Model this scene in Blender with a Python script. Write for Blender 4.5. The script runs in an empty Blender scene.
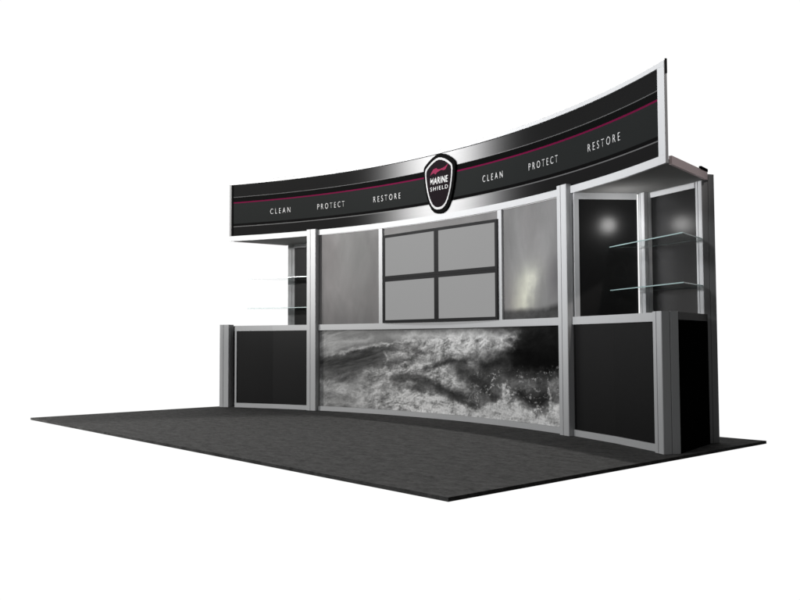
import bpy, bmesh, math, random
import numpy as np
from mathutils import Vector, Matrix

random.seed(4)
S = bpy.context.scene
COL = S.collection
R, XC, Y0 = 6.30, 0.03, -0.53          # front arc of the booth, seen from above (concave towards the audience)
YC = Y0 - R

# ------------------------------------------------------------------ helpers
def phi(x):
    return math.asin((x - XC) / R)

def apt(x, off, z):
    """point on the arc at plan position x, off metres in front (-) or behind (+) of the arc face"""
    a = phi(x); r = R + off
    return Vector((XC + r * math.sin(a), YC + r * math.cos(a), z))

def link(name, bm, mat, parent=None, smooth=False):
    me = bpy.data.meshes.new(name)
    bmesh.ops.recalc_face_normals(bm, faces=bm.faces)
    bm.to_mesh(me); bm.free()
    for m in (mat if isinstance(mat, (list, tuple)) else [mat]):
        me.materials.append(m)
    o = bpy.data.objects.new(name, me)
    COL.objects.link(o)
    if smooth:
        for p in me.polygons: p.use_smooth = True
    if parent is not None: set_parent(o, parent)
    return o

def world_loc(o):
    v = Vector(o.location)
    while o.parent: o = o.parent; v += Vector(o.location)
    return v

def set_parent(o, p):
    """geometry is written in world coordinates; shift the child back by its parent's base"""
    o.parent = p
    o.location = -world_loc(p)

def thing(name, label, cat, loc=(0, 0, 0), group=None):
    o = bpy.data.objects.new(name, None); COL.objects.link(o)
    o.empty_display_size = .1
    o.location = loc; o['label'] = label; o['category'] = cat
    if group: o['group'] = group
    return o

def tag(o, label, cat, group=None):
    o['label'] = label; o['category'] = cat
    if group: o['group'] = group

def bevel(bm, w, seg=2):
    if w:
        es = [e for e in bm.edges if len(e.link_faces) == 2 and e.calc_face_angle(0) > .5]
        bmesh.ops.bevel(bm, geom=es, offset=w, segments=seg, affect='EDGES', clamp_overlap=True)

def arc_box(x0, x1, z0, z1, f, b, n=24, bev=0.002, bm=None):
    """box bent along the arc; f/b = offsets of its front and back faces"""
    own = bm is None
    if own: bm = bmesh.new()
    rows = []
    for i in range(n + 1):
        x = x0 + (x1 - x0) * i / n
        rows.append([bm.verts.new(apt(x, o, z)) for o, z in ((f, z0), (f, z1), (b, z1), (b, z0))])
    for a, c in zip(rows, rows[1:]):
        for k in range(4):
            bm.faces.new((a[k], a[(k + 1) % 4], c[(k + 1) % 4], c[k]))
    bm.faces.new(rows[0]); bm.faces.new(rows[-1][::-1])
    if own: bevel(bm, bev)
    return bm

def prism(pts, z0, z1, bev=0.0, bm=None):
    own = bm is None
    if own: bm = bmesh.new()
    a = [bm.verts.new((p[0], p[1], z0)) for p in pts]
    c = [bm.verts.new((p[0], p[1], z1)) for p in pts]
    n = len(pts)
    bm.faces.new(a[::-1]); bm.faces.new(c)
    for i in range(n):
        bm.faces.new((a[i], a[(i + 1) % n], c[(i + 1) % n], c[i]))
    if own: bevel(bm, bev)
    return bm

def slab(p, q, th, z0, z1, bev=0.0, bm=None):
    """upright slab from plan point p to q, th metres thick to the left of p->q"""
    d = (Vector(q) - Vector(p)).normalized(); n = Vector((-d.y, d.x)) * th
    return prism([p, q, (q[0] + n.x, q[1] + n.y), (p[0] + n.x, p[1] + n.y)], z0, z1, bev, bm)

def grooved_post(corner, t, n, w, dep, z0, z1, side_groove=True):
    """extruded aluminium post: corner = front-left plan corner, t = front direction, n = backwards direction.
    One narrow slot runs up the front face and one up each side, like a modular exhibition profile."""
    t = Vector(t).normalized(); n = Vector(n).normalized()
    g, gd, ch = .004, .005, .004
    P = []
    def add(a, b): P.append((corner[0] + t.x * a + n.x * b, corner[1] + t.y * a + n.y * b))
    add(ch, 0); m = w * .42
    add(m - g, 0); add(m - g, gd); add(m + g, gd); add(m + g, 0)
    add(w - ch, 0); add(w, ch)
    if side_groove:
        m = dep * .5
        add(w, m - g); add(w - gd, m - g); add(w - gd, m + g); add(w, m + g)
    add(w, dep - ch); add(w - ch, dep); add(ch, dep); add(0, dep - ch)
    if side_groove:
        m = dep * .5
        add(0, m + g); add(gd, m + g); add(gd, m - g); add(0, m - g)
    add(0, ch)
    return prism(P, z0, z1)

# ------------------------------------------------------------------ materials
def nodes(name):
    m = bpy.data.materials.new(name); m.use_nodes = True
    nt = m.node_tree
    return m, nt, nt.nodes['Principled BSDF']

def add_node(nt, t, **kw):
    n = nt.nodes.new(t)
    for k, v in kw.items(): setattr(n, k, v)
    return n

def noise_mat(name, c0, c1, scale=40, rough=.5, rough_var=.08, metallic=0., spec=.5, bump=0., bscale=200, stretch=(1, 1, 1), detail=4):
    m, nt, b = nodes(name); L = nt.links
    tc = add_node(nt, 'ShaderNodeTexCoord'); mp = add_node(nt, 'ShaderNodeMapping')
    mp.inputs['Scale'].default_value = stretch
    L.new(tc.outputs['Object'], mp.inputs['Vector'])
    no = add_node(nt, 'ShaderNodeTexNoise'); no.inputs['Scale'].default_value = scale; no.inputs['Detail'].default_value = detail
    L.new(mp.outputs['Vector'], no.inputs['Vector'])
    r = add_node(nt, 'ShaderNodeMix', data_type='RGBA')
    r.inputs['A'].default_value = (*c0, 1); r.inputs['B'].default_value = (*c1, 1)
    L.new(no.outputs['Fac'], r.inputs['Factor']); L.new(r.outputs['Result'], b.inputs['Base Color'])
    mr = add_node(nt, 'ShaderNodeMapRange')
    mr.inputs['To Min'].default_value = rough - rough_var; mr.inputs['To Max'].default_value = rough + rough_var
    L.new(no.outputs['Fac'], mr.inputs['Value']); L.new(mr.outputs['Result'], b.inputs['Roughness'])
    b.inputs['Metallic'].default_value = metallic; b.inputs['Specular IOR Level'].default_value = spec
    if bump:
        n2 = add_node(nt, 'ShaderNodeTexNoise'); n2.inputs['Scale'].default_value = bscale; n2.inputs['Detail'].default_value = 3
        L.new(mp.outputs['Vector'], n2.inputs['Vector'])
        bp = add_node(nt, 'ShaderNodeBump'); bp.inputs['Strength'].default_value = bump; bp.inputs['Distance'].default_value = .004
        L.new(n2.outputs['Fac'], bp.inputs['Height']); L.new(bp.outputs['Normal'], b.inputs['Normal'])
    return m

ALU = noise_mat('satin_aluminium', (.50, .51, .515), (.56, .565, .57), 30, .42, .05, 0.0, .3, stretch=(6, 6, .4))
BLACK = noise_mat('black_laminate', (.0055, .0055, .0058), (.0075, .0075, .0078), 14, .5, .02, 0, .12)
GLOSS = noise_mat('gloss_black_laminate', (.005, .005, .0052), (.007, .007, .0072), 14, .38, .006, 0, .55)
MATBLACK = noise_mat('matt_black', (.004, .004, .004), (.006, .006, .006), 20, .7, .05, 0, .0)
SATIN = noise_mat('satin_black_laminate', (.005, .005, .0052), (.007, .007, .0072), 14, .30, .004, 0, .42)
SOFFIT = noise_mat('grey_soffit', (.28, .28, .275), (.32, .32, .315), 22, .8, .04, 0, .0)
FASCIA = noise_mat('mauve_grey_laminate', (.74, .62, .63), (.80, .67, .68), 18, .55, .05, 0, .3)
BEZEL = noise_mat('dark_bezel', (.017, .017, .0175), (.022, .022, .0225), 60, .55, .05, 0, .08)
SCREEN = noise_mat('blank_grey_screen', (.02, .02, .02), (.022, .022, .022), 3, .5, .03, 0, .1)
SCREEN.node_tree.nodes['Principled BSDF'].inputs['Emission Color'].default_value = (.275, .275, .275, 1)
SCREEN.node_tree.nodes['Principled BSDF'].inputs['Emission Strength'].default_value = 1.0
WHITE = noise_mat('white_vinyl_lettering', (.56, .56, .555), (.64, .64, .635), 60, .5, .05, 0, .3)
CHROME = noise_mat('polished_silver', (.42, .42, .42), (.55, .55, .55), 8, .3, .06, .25, .6)
BADGE = noise_mat('badge_charcoal', (.009, .007, .008), (.013, .010, .012), 40, .7, .05, 0, .0)
CRIMSON = noise_mat('crimson_vinyl', (.13, .004, .03), (.22, .006, .05), 22, .5, .05, 0, .15)
CARPET = None

def carpet_mat():
    m, nt, b = nodes('charcoal_carpet'); L = nt.links
    tc = add_node(nt, 'ShaderNodeTexCoord')
    def nz(scale, detail, stretch=(1, 1, 1)):
        mp = add_node(nt, 'ShaderNodeMapping'); mp.inputs['Scale'].default_value = stretch
        L.new(tc.outputs['Object'], mp.inputs['Vector'])
        n = add_node(nt, 'ShaderNodeTexNoise'); n.inputs['Scale'].default_value = scale; n.inputs['Detail'].default_value = detail
        L.new(mp.outputs['Vector'], n.inputs['Vector']); return n
    a = nz(9, 5, (1, 1.6, 1)); f = nz(260, 2); p = nz(34, 4, (1, 1.3, 1))
    mx = add_node(nt, 'ShaderNodeMix', data_type='RGBA')
    mx.inputs['A'].default_value = (.052, .0512, .050, 1); mx.inputs['B'].default_value = (.142, .1405, .138, 1)
    s = add_node(nt, 'ShaderNodeMath', operation='ADD'); s2 = add_node(nt, 'ShaderNodeMath', operation='ADD')
    L.new(a.outputs['Fac'], s.inputs[0]); L.new(p.outputs['Fac'], s.inputs[1])
    L.new(s.outputs[0], s2.inputs[0]); L.new(f.outputs['Fac'], s2.inputs[1])
    mr = add_node(nt, 'ShaderNodeMapRange'); mr.inputs['From Min'].default_value = 1.1; mr.inputs['From Max'].default_value = 1.95
    L.new(s2.outputs[0], mr.inputs['Value']); L.new(mr.outputs['Result'], mx.inputs['Factor'])
    L.new(mx.outputs['Result'], b.inputs['Base Color'])
    b.inputs['Roughness'].default_value = .95; b.inputs['Specular IOR Level'].default_value = .05
    bp = add_node(nt, 'ShaderNodeBump'); bp.inputs['Strength'].default_value = .6; bp.inputs['Distance'].default_value = .006
    L.new(f.outputs['Fac'], bp.inputs['Height']); L.new(bp.outputs['Normal'], b.inputs['Normal'])
    return m
CARPET = carpet_mat()

def print_mat(name, gain=1.0, rough=.5, spec=.3):
    """printed graphic: ink values from the 'ink' colour attribute, fine paper grain from noise"""
    m, nt, b = nodes(name); L = nt.links
    at = add_node(nt, 'ShaderNodeAttribute'); at.attribute_name = 'ink'
    tc = add_node(nt, 'ShaderNodeTexCoord')
    no = add_node(nt, 'ShaderNodeTexNoise'); no.inputs['Scale'].default_value = 220; no.inputs['Detail'].default_value = 2
    L.new(tc.outputs['Object'], no.inputs['Vector'])
    mr = add_node(nt, 'ShaderNodeMapRange'); mr.inputs['To Min'].default_value = gain * .93; mr.inputs['To Max'].default_value = gain * 1.07
    L.new(no.outputs['Fac'], mr.inputs['Value'])
    v = add_node(nt, 'ShaderNodeVectorMath', operation='SCALE')
    L.new(at.outputs['Color'], v.inputs[0]); L.new(mr.outputs['Result'], v.inputs['Scale'])
    L.new(v.outputs['Vector'], b.inputs['Base Color'])
    b.inputs['Roughness'].default_value = rough; b.inputs['Specular IOR Level'].default_value = spec
    return m

def glass_mat():
    m, nt, b = nodes('clear_shelf_glass')
    b.inputs['Base Color'].default_value = (.93, .985, .975, 1); b.inputs['Roughness'].default_value = .02
    b.inputs['Transmission Weight'].default_value = 1; b.inputs['IOR'].default_value = 1.45
    no = add_node(nt, 'ShaderNodeTexNoise'); no.inputs['Scale'].default_value = 8
    mr = add_node(nt, 'ShaderNodeMapRange'); mr.inputs['To Min'].default_value = .01; mr.inputs['To Max'].default_value = .04
    nt.links.new(no.outputs['Fac'], mr.inputs['Value']); nt.links.new(mr.outputs['Result'], b.inputs['Roughness'])
    return m
GLASS = glass_mat()
GLASS_EDGE = noise_mat('ground_glass_edge', (.56, .79, .78), (.65, .87, .86), 30, .25, .05, 0, .6)
GLASS_EDGE.node_tree.nodes['Principled BSDF'].inputs['Transmission Weight'].default_value = .55

# ------------------------------------------------------------------ printed pictures (value noise in numpy)
def vnoise(x, y, seed):
    xi = np.floor(x).astype(np.int64); yi = np.floor(y).astype(np.int64)
    fx = x - xi; fy = y - yi
    fx = fx * fx * fx * (fx * (fx * 6 - 15) + 10); fy = fy * fy * fy * (fy * (fy * 6 - 15) + 10)
    def h(a, b):
        n = (a * 374761393 + b * 668265263 + seed * 1442695041) & 0x7fffffff
        n = ((n ^ (n >> 13)) * 1274126177) & 0x7fffffff
        return ((n ^ (n >> 16)) & 0xffff) / 65535.0
    return (h(xi, yi) * (1 - fx) + h(xi + 1, yi) * fx) * (1 - fy) + (h(xi, yi + 1) * (1 - fx) + h(xi + 1, yi + 1) * fx) * fy

def fbm(x, y, seed, octaves=5, ridged=False, gain=.5):
    v = 0; a = 1; tot = 0
    for o in range(octaves):
        n = vnoise(x + 17.3 * o, y - 9.1 * o, seed + o)
        v = v + a * ((1 - np.abs(2 * n - 1)) if ridged else n); tot += a
        a *= gain; x = x * 2.03; y = y * 2.03
    return v / tot

def srgb(v):
    v = np.clip(v, 0, 1)
    return np.where(v <= .04045, v / 12.92, ((v + .055) / 1.055) ** 2.4)

def smooth(a, b, v):
    t = np.clip((v - a) / (b - a), 0, 1); return t * t * (3 - 2 * t)

def picture(name, x0, x1, z0, z1, off, nx, nz, fn, mat, parent, th=.008):
    """thin graphic panel bent along the arc; its printed picture is fn(s, t) with s, t in 0..1"""
    me = bpy.data.meshes.new(name)
    xs = np.linspace(x0, x1, nx + 1); zs = np.linspace(z0, z1, nz + 1)
    a = np.arcsin((xs - XC) / R)
    def sheet(o):
        r = R + o
        V = np.empty((nz + 1, nx + 1, 3))
        V[..., 0] = XC + r * np.sin(a); V[..., 1] = YC + r * np.cos(a); V[..., 2] = zs[:, None]
        return V.reshape(-1, 3)
    n = (nx + 1) * (nz + 1)
    idx = np.arange(n).reshape(nz + 1, nx + 1)
    F = np.stack([idx[:-1, :-1], idx[:-1, 1:], idx[1:, 1:], idx[1:, :-1]], -1).reshape(-1, 4)
    # back: coarse columns only, joined by a rim
    V = np.concatenate([sheet(off), sheet(off + th)[np.r_[idx[0], idx[-1]]]])
    nb = nx + 1
    extra = []
    for i in range(nx):
        bl, br, tl, tr = n + i, n + i + 1, n + nb + i, n + nb + i + 1
        extra += [(br, bl, tl, tr), (idx[0, i + 1], idx[0, i], bl, br), (idx[-1, i], idx[-1, i + 1], tr, tl)]
    faces = [tuple(map(int, f)) for f in F] + [tuple(map(int, f)) for f in extra]
    faces.append(tuple(map(int, list(idx[:, 0]) + [n + nb, n])))
    faces.append(tuple(map(int, list(idx[::-1, -1]) + [n + nx, n + nb + nx])))
    me.from_pydata(V.tolist(), [], faces)
    s, t = np.meshgrid(np.linspace(0, 1, nx + 1), np.linspace(0, 1, nz + 1))
    rgb = fn(s, t)
    colr = np.ones((len(V), 4), np.float32)
    colr[:n, :3] = rgb.reshape(-1, 3); colr[n:, :3] = .02
    at = me.color_attributes.new('ink', 'FLOAT_COLOR', 'POINT')
    at.data.foreach_set('color', colr.ravel())
    me.materials.append(mat)
    for p in me.polygons: p.use_smooth = False
    o = bpy.data.objects.new(name, me); COL.objects.link(o)
    set_parent(o, parent)
    return o

# storm sea: hand-set tone study (columns across, rows from the top down), then warped and broken up with noise
SEA_S = [0, .035, .11, .19, .255, .32, .38, .44, .50, .555, .615, .675, .735, .80, .86, .92, .98]
SEA = [
 [ 95,100,100, 95, 70, 70, 78, 95,112,104,100],
 [102,125,130,122, 60, 74, 80,112,126,120,110],
 [ 94, 92,118, 92, 56, 68, 84,100,136,116,102],
 [ 94,105,122, 62, 50, 66,100,112,140,130,120],
 [ 90,108,130,100, 76,108,120,130,146,132,122],
 [ 88,128,104,120, 82,150,110,120,140,142,140],
 [ 82,158, 94,132,108,160, 80, 80,112,160,152],
 [ 84,150,120,152,130,150, 95,100,150,166,160],
 [ 88,150,140,150, 84,160,150, 90,112,170,166],
 [ 90,152,156,130,150,112,150,130, 88,150,166],
 [ 80,150,142,120,120,100, 72,110, 70, 84,154],
 [ 70,150,122,100, 80, 60, 58, 70, 90,140,152],
 [ 60,140,110, 70, 58, 60, 60, 80,112,160,160],
 [ 40,124, 86, 28, 15, 40, 88, 90,132,165,160],
 [ 30, 34, 20, 14, 14, 50, 70, 60, 72,142,152],
 [ 25, 24, 15, 10, 10, 40, 60, 50, 62, 96,150],
 [ 20, 20, 15, 10, 10, 58, 90, 80,120,150,142]]
SEA = np.array(SEA, float)

def sample(tab, cols, s, f):
    r = np.clip(f, 0, 1) * (tab.shape[1] - 1)
    c = np.interp(np.clip(s, 0, 1), cols, np.arange(len(cols)))
    ci = np.clip(np.floor(c).astype(int), 0, len(cols) - 2); ri = np.clip(np.floor(r).astype(int), 0, tab.shape[1] - 2)
    u = c - ci; v = r - ri; u = u * u * (3 - 2 * u); v = v * v * (3 - 2 * v)
    return (tab[ci, ri] * (1 - u) + tab[ci + 1, ri] * u) * (1 - v) + (tab[ci, ri + 1] * (1 - u) + tab[ci + 1, ri + 1] * u) * v

def pnoise(x, y, seed):
    """gradient noise in -1..1"""
    xi = np.floor(x).astype(np.int64); yi = np.floor(y).astype(np.int64)
    fx = x - xi; fy = y - yi
    u = fx * fx * fx * (fx * (fx * 6 - 15) + 10); v = fy * fy * fy * (fy * (fy * 6 - 15) + 10)
    def g(a, b, dx, dy):
        n = (a * 374761393 + b * 668265263 + seed * 1442695041) & 0x7fffffff
        n = ((n ^ (n >> 13)) * 1274126177) & 0x7fffffff
        ang = ((n ^ (n >> 16)) & 0xffff) * (2 * np.pi / 65536)
        return np.cos(ang) * dx + np.sin(ang) * dy
    p = g(xi, yi, fx, fy) * (1 - u) + g(xi + 1, yi, fx - 1, fy) * u
    q = g(xi, yi + 1, fx, fy - 1) * (1 - u) + g(xi + 1, yi + 1, fx - 1, fy - 1) * u
    return 1.5 * (p * (1 - v) + q * v)

def billow(x, y, seed, octaves=5, gain=.55):
    """puffy noise: rounded bright lumps between thin dark creases, each octave turned a little"""
    v = 0; a = 1; tot = 0
    for o in range(octaves):
        v = v + a * np.sqrt(pnoise(x + 13.7 * o, y + 5.3 * o, seed + o) ** 2 + .012); tot += a
        a *= gain; x, y = 2.03 * (.80 * x - .60 * y), 2.03 * (.60 * x + .80 * y)
    return v / tot

def pfbm(x, y, seed, octaves=5, gain=.55):
    v = 0; a = 1; tot = 0
    for o in range(octaves):
        v = v + a * pnoise(x + 13.7 * o, y + 5.3 * o, seed + o); tot += a
        a *= gain; x, y = 2.03 * (.80 * x - .60 * y), 2.03 * (.60 * x + .80 * y)
    return v / tot

# brush strokes of the study: (tone, strength, width, path); drawing space 800 wide, 300 high
DARK_STROKES = [
 (52, .85, 20, [(0, 132), (60, 116), (120, 90), (175, 70), (215, 60)]),
 (66, .75, 17, [(20, 160), (90, 148), (150, 122), (195, 95)]),
 (82, .6, 14, [(20, 188), (100, 176), (165, 152)]),
 (62, .8, 8, [(222, 138), (262, 120), (300, 106)]),
 (58, .8, 8, [(300, 78), (330, 92), (350, 84)]),
 (50, .9, 10, [(338, 152), (380, 132), (425, 112)]),
 (60, .8, 17, [(235, 186), (285, 178), (330, 196)]),
 (70, .6, 9, [(270, 215), (330, 212)]),
 (46, .9, 15, [(345, 188), (395, 214), (440, 236), (500, 262), (520, 275)]),
 (44, .8, 27, [(455, 142), (510, 172), (480, 195)]),
 (40, .8, 16, [(430, 120), (470, 112)]),
 (30, .85, 18, [(535, 130), (600, 112)]),
 (34, .8, 15, [(540, 196), (572, 236)]),
 (8, .97, 34, [(640, 70), (690, 108), (800, 96)]),
 (14, .95, 40, [(680, 40), (800, 40)]),
 (26, .85, 18, [(640, 205), (690, 235), (720, 222)]),
 (30, .8, 12, [(770, 180), (800, 196)]),
]
LIGHT_STROKES = [
 (146, .8, 6, [(60, 92), (110, 80), (165, 62), (225, 52), (300, 36), (400, 34), (500, 30), (640, 34)]),
 (140, .6, 13, [(0, 62), (50, 50), (100, 46), (160, 38)]),
 (138, .7, 11, [(150, 160), (220, 146), (300, 126), (345, 116)]),
 (150, .75, 17, [(350, 164), (420, 176), (478, 204)]),
 (146, .7, 13, [(300, 62), (350, 80), (420, 84), (475, 68)]),
 (138, .7, 15, [(500, 58), (560, 62), (610, 54)]),
 (138, .7, 9, [(360, 112), (400, 100), (445, 96)]),
 (132, .7, 8, [(0, 205), (70, 212), (150, 222), (240, 226)]),
 (134, .6, 9, [(40, 240), (120, 248), (220, 262)]),
 (168, .9, 13, [(250, 268), (285, 246), (325, 238), (380, 256), (450, 276), (510, 288)]),
 (160, .9, 12, [(260, 290), (330, 270), (400, 285), (520, 305)]),
 (140, .8, 4, [(198, 84), (214, 106), (206, 128)]),
 (128, .6, 7, [(268, 200), (300, 192)]),
]
SPRAY_STROKES = [
 (160, .95, 15, [(520, 292), (560, 264), (610, 262), (660, 272), (700, 296), (735, 286), (762, 262), (800, 262)]),
 (158, .95, 20, [(500, 310), (600, 290), (700, 310), (800, 290)]),
 (160, .95, 5, [(600, 186), (595, 222), (604, 256)]),
 (158, .9, 3.5, [(612, 205), (606, 226), (590, 262)]),
 (156, .9, 3.5, [(634, 232), (628, 256)]),
 (156, .9, 4, [(738, 196), (744, 226), (738, 262)]),
 (150, .8, 4, [(780, 236), (776, 262)]),
 (86, .7, 13, [(640, 188), (690, 182)]),
 (96, .7, 15, [(752, 178), (800, 172)]),
]
def stroke_dist(X, Y, path):
    d = np.full(X.shape, 1e9)
    for (ax, ay), (bx, by) in zip(path, path[1:]):
        vx, vy = bx - ax, by - ay
        k = np.clip(((X - ax) * vx + (Y - ay) * vy) / (vx * vx + vy * vy), 0, 1)
        d = np.minimum(d, np.hypot(X - ax - k * vx, Y - ay - k * vy))
    return d

def sea(s, t):
    """black and white storm sea: tone study, brush strokes, then broken foam texture"""
    f = 1 - t
    X = np.interp(s, SEA_S + [1.0], [48.4 * i for i in range(len(SEA_S))] + [794.0]); Y = f * 300
    n = lambda k, sd, o=5, g=.55: .75 * pfbm(X / k, Y / k, sd, o, g)
    wx, wy = n(90, 3), n(90, 8); wx2, wy2 = n(26, 13, 5, .62), n(26, 18, 5, .62); wx3, wy3 = n(9, 23, 3, .6), n(9, 28, 3, .6)
    base = sample(SEA, SEA_S, s + .03 * wx + .03 * wx2, f + .05 * wy + .06 * wy2)
    Xw = X + 16 * wx + 20 * wx2 + 5 * wx3; Yw = Y + 14 * wy + 18 * wy2 + 6 * wy3
    v = base
    for tone, a, w, path in DARK_STROKES:
        k = a * np.exp(-(stroke_dist(Xw, Yw, path) / w) ** 2); v = v * (1 - k) + tone * k
    for tone, a, w, path in LIGHT_STROKES:
        k = a * np.exp(-(stroke_dist(Xw, Yw, path) / w) ** 2); v = v * (1 - k) + tone * k
    def heap(x, y):                                   # rounded heaps of foam, seen with light from the upper left
        a = pfbm(x / 90, y / 80, 15, 3, .5) * 34; c = pfbm(x / 90 + 9, y / 80, 16, 3, .5) * 34
        u, w = x + a + .35 * y, y + c - .10 * x
        return .58 * billow(u / 78, w / 62, 21, 2, .45) + .30 * billow((u + .4 * c) / 34, (w + .4 * a) / 28, 35, 3, .5) + .16 * pfbm(u / 11, w / 8, 41, 3, .6)
    h0 = heap(X, Y); puff = (h0 - .26) * 2.0
    emb = np.clip((h0 - heap(X - 3.2, Y - 4.6)) * -3.6, -.45, .45)
    lump = n(30, 31, 6, .62) * 1.25 - .34 * emb; grain = n(6, 41, 3, .7)
    foam = smooth(50, 145, v)
    flank = np.clip(np.exp(-(stroke_dist(X, Y, [(0, 140), (90, 125), (170, 95)]) / 42) ** 2), 0, 1)
    crest = np.interp(X, [0, 60, 120, 200, 300, 400, 640], [118, 98, 78, 56, 42, 36, 34])
    mist = smooth(8, -16, Y - crest + 22 * wy + 14 * wy2) * smooth(660, 560, X)
    soft = smooth(230, 90, X) * smooth(170, 205, Y)                     # calmer water low on the left
    k = (1 - .8 * flank) * (1 - .88 * mist) * (1 - .45 * soft)
    v = v * (1 + (.62 * puff + .66 * lump + .36 * grain) * (.5 + .5 * foam) * k)
    st = fbm((X - 1.2 * Y) / 46, (Y + .42 * X) / 9, 51, 4) - .5       # streaks along the glassy flank and the swell behind
    v = v + 52 * st * np.clip(flank + .5 * soft + smooth(200, 60, X) * smooth(110, 70, Y), 0, 1)
    lace = smooth(.27, .19, billow(Xw / 34, Yw / 24, 61, 5, .6)) * smooth(-.15, .15, pfbm(X / 10, Y / 9, 62, 4, .65))
    lace = lace * smooth(430, 560, X) * smooth(112, 150, Y + .12 * (X - 640)) * smooth(-.15, .2, pfbm(X / 60, Y / 45, 63, 3))
    v = v + 85 * lace
    Xs = X + 7 * wx2 + 7 * wx3; Ys = Y + 22 * wy2 + 16 * wy3 + 10 * pfbm(X / 7, Y / 26, 79, 3, .6)
    torn = .55 + .45 * smooth(-.2, .15, pfbm(X / 9, Y / 12, 77, 4, .65))
    for tone, a, w, path in SPRAY_STROKES:
        dd = stroke_dist(Xs, Ys, path)
        k = a * smooth(1.5, .5, dd / w) * (torn if w < 10 else 1); v = v * (1 - k) + (tone * (1 + .42 * lump + .40 * grain + .3 * puff)) * k
    g = srgb(np.clip(np.where(v > 165, 165 + (v - 165) * .5, v), 4, 200) / 255.)
    return np.stack([g, g, g * .99], -1)

def storm_sky(seed, tint, burst=None, strip=False):
    def fn(s, t):
        X = s * .9; Y = t * 1.08
        w = fbm(X * 2.2, Y * 1.4, seed, 4) - .5
        n = fbm(X * 3 + .8 * w, Y * 1.3 + .9 * w, seed + 5, 5) - .5
        m = fbm(X * 9 + w, Y * 3, seed + 9, 3) - .5
        v = 136 + 46 * n + 10 * m + (24 * np.exp(-((s - .5) / .45) ** 2 - ((t - .35) / .4) ** 2))
        warm = .5 + .5 * np.clip(4 * (fbm(X * 2, Y * 1.2, seed + 20, 3) - .5), -1, 1)
        r = v * (1 + .012 * warm); g = v * (1 - .004 * warm); b = v * (1 - .01 * tint)
        if burst:
            q = fbm(X * 7 + 2 * w, Y * 6, seed + 30, 5, True)
            line = s - (.24 + .42 * t) - .10 * (q - .5)
            k = np.exp(-(line / .15) ** 2) * smooth(.02, .12, t) * smooth(.55, .32, t) * (.35 + .9 * q)
            halo = np.exp(-(line / .24) ** 2) * smooth(.0, .15, t) * smooth(.65, .25, t)
            r = r + 52 * k + 24 * halo; g = g + 53 * k + 24 * halo; b = b + 43 * k + 18 * halo
            dk = np.exp(-((s - .88) / .2) ** 2 - ((t - .33) / .2) ** 2); r = r - 30 * dk; g = g - 30 * dk; b = b - 28 * dk
            hz = .075 + .03 * (fbm(X * 5, Y * 0, seed + 40, 4) - .5) + .045 * smooth(.55, 1, s)
            land = .8 * smooth(hz + .035, hz - .03, t)
            ld = 78 - 14 * s + 46 * (fbm(X * 14, Y * 24, seed + 50, 4) - .5)
            r = r * (1 - land) + ld * land; g = g * (1 - land) + ld * land; b = b * (1 - land) + ld * land
        return np.stack([srgb(r / 255.), srgb(g / 255.), srgb(b / 255.)], -1)
    return fn

# ------------------------------------------------------------------ carpet
bm = prism([(-3.048, -3.45), (3.048, -3.45), (3.048, 0), (-3.048, 0)], -.022, 0)
carpet = link('carpet', bm, CARPET)
carpet['kind'] = 'structure'

# ------------------------------------------------------------------ curved back wall
XL, XR = -1.695, 1.708                # inner edges of the two tall posts
wall = thing('curved_display_wall', 'curved aluminium framed back wall carrying a stormy sea mural under grey sky panels', 'display wall', (0, Y0, 0))

def arc_post(x_in, side, z1, w=.128, dep=.125, proud=.045):
    """post beside the wall; side = -1 grows to the left of x_in"""
    a = phi(x_in + side * w / 2)
    t = (math.cos(a), -math.sin(a)); n = (math.sin(a), math.cos(a))
    left = apt(x_in if side > 0 else x_in - w, -proud, 0)
    return grooved_post((left.x, left.y), t, n, w, dep, 0.0005, z1)
link('post', arc_post(XL, -1, 2.052), ALU, wall)
link('post', arc_post(XR, 1, 2.062), ALU, wall)
link('bottom_rail', arc_box(XL + .002, XR - .002, .0005, .051, 0, .05), ALU, wall)
link('middle_rail', arc_box(XL + .002, XR - .002, .903, .968, 0, .05), ALU, wall)
link('mullion', arc_box(-.848, -.798, .9685, 1.9855, .002, .05, 2), ALU, wall)
link('mullion', arc_box(.843, .898, .9685, 1.9855, .002, .05, 2), ALU, wall)
SEA_MAT = print_mat('sea_print', 2.1, .7, .0)
SKY_MAT = print_mat('sky_print', .68, .7, .05)
o = picture('sea_mural', XL + .002, XR - .002, .0515, .9025, .026, 620, 165, sea, SEA_MAT, wall)
o['label'] = 'monochrome mural of a breaking storm wave with white foam'
o = picture('sky_panel', XL + .002, -.8485, .9685, 1.9855, .026, 110, 120, storm_sky(5, .6), SKY_MAT, wall)
o['label'] = 'plain misty grey sky panel'
picture('sky_panel', -.7975, .8425, .9685, 1.9855, .026, 150, 120, storm_sky(11, .6), SKY_MAT, wall)
o = picture('sky_panel', .8985, XR - .002, .9685, 1.9855, .026, 130, 150, storm_sky(23, .5, True), SKY_MAT, wall)
o['label'] = 'grey sky panel with a pale burst of spray over dark land'
link('backing_panel', arc_box(XL + .002, XR - .002, .0515, 1.985, .052, .07), MATBLACK, wall)

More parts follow.
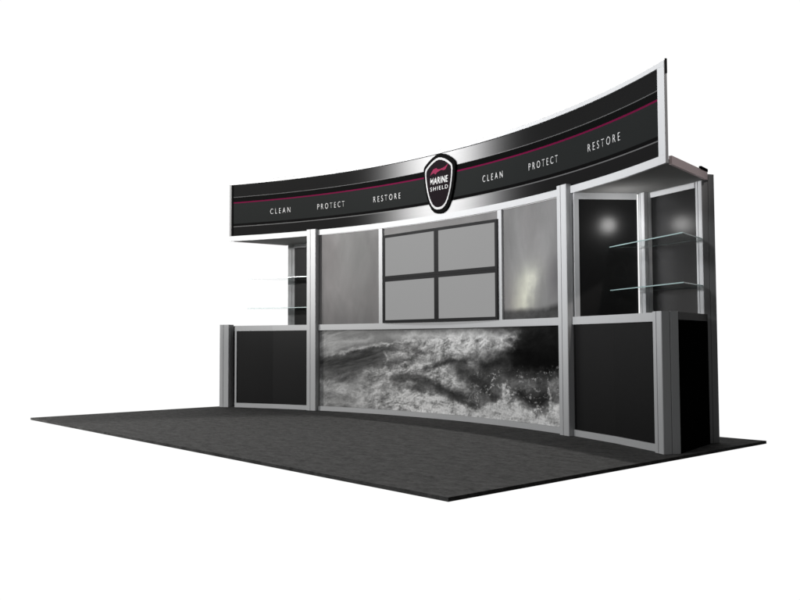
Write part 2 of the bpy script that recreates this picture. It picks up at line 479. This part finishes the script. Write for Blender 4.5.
# ------------------------------------------------------------------ header sign
HL, HR = -2.868, 2.986
HZ0, HZ1 = 1.987, 2.700
header = thing('header_sign', 'long curved black header sign with silver bands and white lettering across the booth top', 'sign', (0, Y0, HZ0))
link('bottom_rail', arc_box(HL, HR, HZ0, 2.047, 0, .022, 48), ALU, header)
link('top_rail', arc_box(HL, HR, 2.667, HZ1, 0, .022, 48), ALU, header)
link('end_rail', arc_box(HL, HL + .022, 2.0475, 2.6665, .004, .022, 1), noise_mat('shaded_aluminium_edge', (.22, .22, .22), (.26, .26, .26), 20, .5, .04, 0, .1), header)  # left rail's shade is put into a darker grey than the other aluminium
link('dark_reveal', arc_box(HL + .0225, HL + .045, 2.0475, 2.6665, .006, .0095, 1, 0), MATBLACK, header)  # black strip stands in for the shaded gap beside the rail
link('end_rail', arc_box(HR - .078, HR, 2.0475, 2.6665, 0, .022, 1), ALU, header)
link('end_cap', arc_box(HR + .0005, HR + .005, 2.61, 2.712, .006, .022, 1, .001), BEZEL, header)

def header_print(s, t):
    """black banner: brushed silver bands (darker towards both ends), hairlines, crimson stripe"""
    u = HL + .03 + s * (HR - HL - .11) - .04
    z = 2.0475 + t * (2.6665 - 2.0475)
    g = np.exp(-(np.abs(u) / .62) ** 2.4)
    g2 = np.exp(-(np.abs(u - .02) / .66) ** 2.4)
    out = np.empty(s.shape + (3,))
    def put(m, c):
        for k in range(3): out[..., k] = np.where(m, c[k], out[..., k])
    put(t >= 0, (.0135, .0148, .0145))
    lo = z < 2.163; hi = z > 2.522
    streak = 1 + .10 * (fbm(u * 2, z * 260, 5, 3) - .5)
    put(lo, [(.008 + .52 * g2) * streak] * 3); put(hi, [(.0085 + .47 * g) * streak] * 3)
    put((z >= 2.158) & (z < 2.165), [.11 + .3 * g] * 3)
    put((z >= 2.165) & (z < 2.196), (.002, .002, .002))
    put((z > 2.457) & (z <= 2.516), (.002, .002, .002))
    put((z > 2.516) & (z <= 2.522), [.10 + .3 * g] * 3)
    put((z > 2.444) & (z <= 2.457), (.105, .003, .029))
    put(z > 2.661, (.01, .01, .01))
    return out
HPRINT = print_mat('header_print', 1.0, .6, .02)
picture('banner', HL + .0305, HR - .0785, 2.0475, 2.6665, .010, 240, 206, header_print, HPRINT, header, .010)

def text_shape(body, width, height, spacing=1.0, bold=0., shear=0.):
    cu = bpy.data.curves.new('lettering', 'FONT'); cu.body = body; cu.size = 1; cu.extrude = 0
    cu.space_character = spacing; cu.offset = bold; cu.shear = shear; cu.resolution_u = 4
    tmp = bpy.data.objects.new('lettering_source', cu); COL.objects.link(tmp)
    dg = bpy.context.evaluated_depsgraph_get()
    me = bpy.data.meshes.new_from_object(tmp.evaluated_get(dg))
    bpy.data.objects.remove(tmp); bpy.data.curves.remove(cu)
    bm = bmesh.new(); bm.from_mesh(me); bpy.data.meshes.remove(me)
    xs = [v.co.x for v in bm.verts]; ys = [v.co.y for v in bm.verts]
    x0, x1, y0, y1 = min(xs), max(xs), min(ys), max(ys)
    for v in bm.verts:
        v.co.x = (v.co.x - x0) / (x1 - x0) * width; v.co.y = (v.co.y - y0) / (y1 - y0) * height
    return bm

def wrap(bm, x0, z0, off, th):
    """lay flat lettering on the arc and give it thickness towards the front"""
    bmesh.ops.triangulate(bm, faces=bm.faces)
    r = bmesh.ops.extrude_face_region(bm, geom=list(bm.faces))
    ext = {v for v in r['geom'] if isinstance(v, bmesh.types.BMVert)}
    for v in bm.verts:
        v.co = apt(x0 + v.co.x, off - (th if v in ext else 0), z0 + v.co.y)
    return bm

for word, a, b in (('CLEAN', -2.349, -2.083), ('PROTECT', -1.714, -1.337), ('RESTORE', -.926, -.539),
                   ('CLEAN', .635, .916), ('PROTECT', 1.275, 1.665), ('RESTORE', 2.055, 2.453)):
    link('lettering', wrap(text_shape(word, b - a, .063, 1.65, -.010), a, 2.281, .0095, .002), WHITE, header)

# soffits over the two corner units, framed by a fascia at the outer end
SOF = [apt(x, .0225, 0) for x in np.linspace(1.80, 2.972, 9)]
sof_r = [(p.x, p.y) for p in SOF] + [(2.862, -.50), (2.83, -.353), (2.25, -.20), (1.93, -.60)]
def mir(pts, dx): return [(-p[0] + dx, p[1]) for p in pts][::-1]
SL = [apt(x, .0225, 0) for x in np.linspace(-2.855, -1.87, 9)]
sof_l = [(p.x, p.y) for p in SL] + mir([(2.82, -.353), (2.25, -.20), (1.93, -.60)], .05)
# left list runs along the arc, then round the back from P1 to the outer end
link('soffit', prism(sof_r, 1.9885, 2.02), SOFFIT, header)
link('soffit', prism(sof_l, 1.9885, 2.02), SOFFIT, header)
link('fascia', slab((2.992, -1.196), (2.868, -.475), .022, 1.986, 2.046, .001), FASCIA, header)
link('fascia', slab((-2.80, -.46), (-2.872, -1.165), .022, 1.986, 2.046, .001), FASCIA, header)
link('bracket', slab((2.9025, -.63), (2.872, -.475), .018, 2.0465, 2.066), MATBLACK, header)

# ------------------------------------------------------------------ shield badge
badge = thing('shield_badge', 'black shield shaped badge with silver rim, crimson emblem and white lettering on the header centre', 'badge', apt(.045, -.02, 2.05))
HALF = [(0, 1.0), (.22, .985), (.45, .95), (.68, .90), (.86, .85), (.95, .82), (.985, .785), (1.0, .73), (.975, .62), (.93, .50), (.86, .38), (.77, .27), (.65, .165), (.50, .08), (.33, .028), (.16, .005), (0, 0)]
def shield(sc, zc=.50):
    h = [(x * sc, zc + (y - zc) * sc) for x, y in HALF]
    return h + [(-x, y) for x, y in h[-2:0:-1]]
BW, BZ0, BZH, BX = .228, 2.052, .608, .045
def bpt(p, off): return apt(BX + p[0] * BW, off, BZ0 + p[1] * BZH)
def plate(outer, inner, f, b, bev=.003):
    bm = bmesh.new()
    n = len(outer)
    of = [bm.verts.new(bpt(p, f)) for p in outer]; ob = [bm.verts.new(bpt(p, b)) for p in outer]
    if inner:
        nf = [bm.verts.new(bpt(p, f)) for p in inner]; nb = [bm.verts.new(bpt(p, b)) for p in inner]
    for i in range(n):
        j = (i + 1) % n
        bm.faces.new((of[i], of[j], ob[j], ob[i]))
        if inner:
            bm.faces.new((nf[j], nf[i], nb[i], nb[j])); bm.faces.new((of[j], of[i], nf[i], nf[j])); bm.faces.new((ob[i], ob[j], nb[j], nb[i]))
    if not inner:
        bm.faces.new(of[::-1]); bm.faces.new(ob)
    return bm
link('backplate', plate(shield(1.0), None, -.016, .006), MATBLACK, badge)
link('rim', plate(shield(.865), shield(.79), -.024, -.0162), CHROME, badge)
link('face', plate(shield(.787), None, -.019, -.0162), BADGE, badge)
def flat_shape(pts, f, b):
    bm = bmesh.new()
    a = [bm.verts.new(bpt(p, f)) for p in pts]; c = [bm.verts.new(bpt(p, b)) for p in pts]
    bm.faces.new(a); bm.faces.new(c[::-1])
    for i in range(len(pts)):
        j = (i + 1) % len(pts); bm.faces.new((a[j], a[i], c[i], c[j]))
    return bm
EMB = [(-.56, .655), (-.46, .715), (-.36, .752), (-.16, .765), (-.10, .742), (.08, .735), (.26, .748), (.42, .765), (.58, .80), (.50, .752), (.40, .712), (.28, .705), (.16, .716), (.0, .705), (-.12, .692), (-.22, .66), (-.34, .69), (-.44, .678)]
link('emblem', flat_shape(EMB, -.021, -.0192), CRIMSON, badge)
def badge_text(word, a, b, z0, z1, sp, bold, shear=0):
    bm = text_shape(word, (b - a) * BW, (z1 - z0) * BZH, sp, bold, shear)
    return wrap(bm, BX + a * BW, BZ0 + z0 * BZH, -.0192, .002)
link('lettering', badge_text('MARINE', -.56, .56, .50, .612, 1.08, .016, .10), WHITE, badge)
link('lettering', badge_text('SHIELD', -.56, .56, .392, .458, 1.3, .004), WHITE, badge)

# ------------------------------------------------------------------ four monitors
MY, MX0, MX1, MZ0, MZ1 = -.600, -.764, .853, .9690, 1.903
def monitor(i, j, label):
    w = (MX1 - MX0) / 2; h = (MZ1 - MZ0) / 2
    x0 = MX0 + i * w + (.0006 if i else 0); x1 = MX0 + (i + 1) * w - (0 if i else .0006)
    z0 = MZ0 + j * h + (.0006 if j else 0); z1 = MZ0 + (j + 1) * h - (0 if j else .0006)
    t = thing('monitor', label, 'monitor', ((x0 + x1) / 2, MY + .02, z0), 'monitors of the two by two video wall')
    e = .029
    bm = bmesh.new()
    def ring(x0, x1, z0, z1, y): return [bm.verts.new(p) for p in ((x0, y, z0), (x1, y, z0), (x1, y, z1), (x0, y, z1))]
    a = ring(x0, x1, z0, z1, MY); b = ring(x0 + e, x1 - e, z0 + e, z1 - e, MY)
    c = ring(x0 + e, x1 - e, z0 + e, z1 - e, MY + .012); d = ring(x0, x1, z0, z1, MY + .03)
    for k in range(4):
        l = (k + 1) % 4
        bm.faces.new((a[k], a[l], b[l], b[k])); bm.faces.new((b[k], b[l], c[l], c[k])); bm.faces.new((d[k], d[l], a[l], a[k])); bm.faces.new((c[k], c[l], d[l], d[k]))
    link('bezel', bm, BEZEL, t)
    bm = prism([(x0 + e + .0005, MY + .004), (x1 - e - .0005, MY + .004), (x1 - e - .0005, MY + .011), (x0 + e + .0005, MY + .011)], z0 + e + .0005, z1 - e - .0005)
    link('screen', bm, SCREEN, t)
monitor(0, 1, 'upper left blank grey monitor of the two by two video wall')
monitor(1, 1, 'upper right blank grey monitor, top one nearest the spray burst panel')
monitor(0, 0, 'lower left blank grey monitor of the two by two video wall')
monitor(1, 0, 'lower right blank grey monitor, bottom one nearest the spray burst panel')

# ------------------------------------------------------------------ counters
def offset_poly(p, q, th): return slab(p, q, th, 0, 1)
def counter(side, label):
    s = side
    if s > 0: x0, x1 = 1.836, 2.846
    else: x0, x1 = -2.812, -1.824
    a = phi(s * 2.89)
    t = (math.cos(a), -math.sin(a)); n = (math.sin(a), math.cos(a))
    root = thing('counter', label, 'counter', ((x0 + x1) / 2, -1.0, 0), 'counters at the two ends of the booth')
    if s > 0:
        left = apt(2.846, -.03, 0); dep = .135; w = .110
    else:
        left = apt(-2.962, -.03, 0); dep = .115; w = .125
    zt = .973 if s > 0 else .982
    link('post', grooved_post((left.x, left.y), t, n, w, dep, .0005, zt), ALU, root)
    e0, e1 = (x0 + .002, x1 - .001) if s > 0 else (x0 + .02, x1 - .002)
    link('top_rail', arc_box(e0, e1, .905, .968, 0, .045, 2), ALU, root)
    link('bottom_rail', arc_box(e0, e1, .0005, .052, 0, .045, 2), ALU, root)
    link('front_panel', arc_box(e0, e1, .0525, .9045, .012, .024, 2, 0), BLACK, root)
    if s < 0:
        link('stile', arc_box(e0, e0 + .022, .0525, .9045, .002, .0115, 1, .001), ALU, root)
    # side panel back to the tall outer post
    p = (2.990, -1.150) if s > 0 else None
    q = (2.852, -.492)
    if s > 0: P, Q, th = p, q, .03
    else: P, Q, th = (-2.80, -.492), (-2.955, -1.12), .03
    link('side_panel', slab(P, Q, th, .035, .915), MATBLACK, root)
    link('side_rail', slab(P, Q, th + .004, .9155, .968), BEZEL, root)
    link('side_rail', slab(P, Q, th + .004, .0005, .0345), MATBLACK, root)
    arcp = [apt(x, .047, 0) for x in np.linspace(e0, e1, 7)]
    if s > 0: top = [(v.x, v.y) for v in arcp] + [(2.90, -1.05), (2.80, -.50), (2.66, -.47), (2.33, -.36), (1.97, -.74)]
    else: top = [(-2.76, -.50), (-2.62, -.47), (-2.28, -.36), (-1.93, -.74)][::-1] + [(-2.90, -1.05)]
    if s < 0: top = [(v.x, v.y) for v in arcp] + [(-1.93, -.74), (-2.28, -.36), (-2.62, -.47), (-2.74, -.50), (-2.90, -1.05)]
    link('countertop', prism(top, .940, .9665), BLACK, root)
    return root
counter(1, 'black panelled counter with aluminium edges beside the taller shelves on the near right end')
counter(-1, 'black panelled counter with aluminium edges below the faint shelves at the far left end')

# ------------------------------------------------------------------ display towers behind the counters
def tower(side, label):
    s = side; dx = .0 if s > 0 else .090
    M = (lambda p: p) if s > 0 else (lambda p: (-p[0] + dx, p[1]))
    root = thing('display_tower', label, 'display tower', (*M((2.3, -.4)), 0), 'display towers above the counters')
    th = math.radians(23.5)
    t = Vector((math.cos(th), -math.sin(th))); n = Vector((math.sin(th), math.cos(th)))
    def post(fr, w, dep, z0, z1):
        """fr = front corner on the outer side"""
        if s > 0:
            c = Vector(fr) - t * w; return grooved_post((c.x, c.y), t, n, w, dep, z0, z1)
        tm = Vector((.56, .83)); nm = Vector((-.83, .56)); c = Vector(M(fr))
        return grooved_post((c.x, c.y), tm, nm, w, dep, z0, z1)
    link('outer_post', post((2.818, -.482), .074 if s > 0 else .118, .120, .0005, 2.040), ALU, root)
    link('corner_post', post((2.251, -.370), .080, .076, .0005, 1.988), ALU, root)
    def sl(p, q, thk, z0, z1):
        p, q = M(p), M(q)
        return slab(p, q, thk, z0, z1) if s > 0 else slab(q, p, thk, z0, z1)
    A, B = (1.862, -.786), (2.181, -.362)              # inner panel, from the tall wall post to the corner post
    link('side_panel', sl(A, B, .02, .97, 1.9345), GLOSS if s > 0 else BLACK, root)
    link('top_rail', sl((A[0] + .004, A[1] - .003), (B[0] + .004, B[1] - .003), .03, 1.935, 1.988), ALU, root)
    st = Vector((.6, .8)); a2 = (A[0] + .003 + .04 * st.x, A[1] - .004 + .04 * st.y)
    link('stile', sl((A[0] + .003, A[1] - .004), a2, .02, .9700, 1.9345), ALU, root)
    C, D = (2.262, -.2935), (2.742, -.434)              # back panel, corner post to outer post
    link('back_panel', sl(C, D, .02, .97, 1.9445), SATIN if s > 0 else BLACK, root)
    link('top_rail', sl((C[0], C[1] - .012), (D[0], D[1] - .012), .032, 1.945, 1.988), ALU, root)
    return root
tower(1, 'black and aluminium shelf tower with two bright light spots on its panels at near right')
tower(-1, 'partly hidden black and aluminium shelf tower behind the far left counter')

# ------------------------------------------------------------------ glass shelves
def shelf(side, z, label):
    P = [(2.044, -.560), (2.925, -.956), (2.826, -.500), (2.300, -.350)]
    if side < 0: P = mir(P, .02)
    bm = prism(P, z - .008, z)
    o = link('glass_shelf', bm, [GLASS, GLASS_EDGE])
    me = o.data
    for p in me.polygons:
        if abs(p.normal.z) < .5: p.material_index = 1
    c = Vector((sum(p[0] for p in P) / 4, sum(p[1] for p in P) / 4, z))
    me.transform(Matrix.Translation(-c)); o.location = c
    tag(o, label, 'shelf', 'triangular glass shelves in the towers')
shelf(1, 1.543, 'upper glass shelf below the light spots in the near right tower')
shelf(1, 1.187, 'lower glass shelf just above the near right counter')
shelf(-1, 1.553, 'upper faint glass shelf in front of the far left tower')
shelf(-1, 1.187, 'lower faint glass shelf just above the far left counter')

# ------------------------------------------------------------------ lamps
def lamp(kind, name, loc, power, aim=None, color=(1, 1, 1), **kw):
    l = bpy.data.lights.new(name, kind); l.energy = power; l.color = color
    for k, v in kw.items(): setattr(l, k, v)
    o = bpy.data.objects.new(name, l); COL.objects.link(o); o.location = loc
    if aim is not None:
        o.rotation_euler = (Vector(aim) - Vector(loc)).to_track_quat('-Z', 'Y').to_euler()
    return o
KEY = lamp('SPOT', 'header_floodlight', (-3.4, -8.2, 2.5), 3900, (-1.9, -.7, 4.05), (1, .985, .97), spot_size=math.radians(54), spot_blend=1.0, shadow_soft_size=.25)
KEY2 = lamp('SPOT', 'header_floodlight', (-1.2, -8.8, 1.95), 3400, (1.7, -.7, 4.05), (.98, .98, 1.0), spot_size=math.radians(54), spot_blend=1.0, shadow_soft_size=.25)
SIDE = lamp('SPOT', 'side_floodlight', (-4.4, -6.4, 1.3), 560, (-.4, -.6, -.9), (1, .985, .97), spot_size=math.radians(64), spot_blend=1.0, shadow_soft_size=.2)
TOP = lamp('SPOT', 'overhead_floodlight', (1.0, .62, 8.0), 950, (1.0, -3.2, 0), (1, .99, .98), spot_size=math.radians(42), spot_blend=.3, shadow_soft_size=.06)
FILL = lamp('AREA', 'front_fill_light', (1.0, -9.8, 5.6), 285, (0, -.6, 1.2), (.98, .99, 1), shape='RECTANGLE', size=2.5, size_y=1.5)  # unseen fill light, added to lift the shaded carpet and post sides
RIM = lamp('SPOT', 'header_end_spotlight', (8.6, -2.6, 6.4), 480, (2.95, -1.05, 2.36), (1, .93, .90), spot_size=math.radians(11), spot_blend=.7, shadow_soft_size=.1)
NOOK = lamp('POINT', 'tower_downlight', (2.195, -.612, 1.742), 1.8, None, (1, .99, .98), shadow_soft_size=.06)
NOOKL = lamp('POINT', 'tower_downlight', (-2.14, -.612, 1.742), .3, None, (1, .99, .98), shadow_soft_size=.03)

# ------------------------------------------------------------------ studio surround: white cyclorama behind the booth, dim studio elsewhere
W = bpy.data.worlds.new('World'); S.world = W; W.use_nodes = True
nt = W.node_tree; bg = nt.nodes['Background']; L = nt.links
tc = nt.nodes.new('ShaderNodeTexCoord')
dt = nt.nodes.new('ShaderNodeVectorMath'); dt.operation = 'DOT_PRODUCT'
dt.inputs[1].default_value = (-.788, .616, .0)
L.new(tc.outputs['Generated'], dt.inputs[0])
mr = nt.nodes.new('ShaderNodeMapRange'); mr.interpolation_type = 'SMOOTHSTEP'
mr.inputs['From Min'].default_value = .36; mr.inputs['From Max'].default_value = .58
mr.inputs['To Min'].default_value = .05; mr.inputs['To Max'].default_value = 1.02
L.new(dt.outputs['Value'], mr.inputs['Value'])
cmb = nt.nodes.new('ShaderNodeCombineColor')
for k in range(3): L.new(mr.outputs['Result'], cmb.inputs[k])
L.new(cmb.outputs[0], bg.inputs['Color']); bg.inputs['Strength'].default_value = 1.0

# ------------------------------------------------------------------ camera
cam = bpy.data.cameras.new('camera'); co = bpy.data.objects.new('camera', cam); COL.objects.link(co)
yaw, pit, rol = (math.radians(v) for v in (48.2253, 2.8457, -.2216))
fwd = Vector((-math.sin(yaw) * math.cos(pit), math.cos(yaw) * math.cos(pit), math.sin(pit)))
rt = Vector((math.cos(yaw), math.sin(yaw), 0)); up = rt.cross(fwd)
r2 = rt * math.cos(rol) + up * math.sin(rol); u2 = -rt * math.sin(rol) + up * math.cos(rol)
m = Matrix((r2, u2, -fwd)).transposed().to_4x4(); m.translation = (6.0229, -6.4225, .7695)
co.matrix_world = m
cam.sensor_width = 36; cam.lens = 840.714 * 36 / 800; cam.clip_end = 200; cam.clip_start = .05
S.camera = co
S.view_settings.view_transform = 'Standard'; S.view_settings.look = 'None'
S.view_settings.exposure = 0; S.view_settings.gamma = 1
S.cycles.max_bounces = 10; S.cycles.transmission_bounces = 8
S.cycles.use_denoising = True
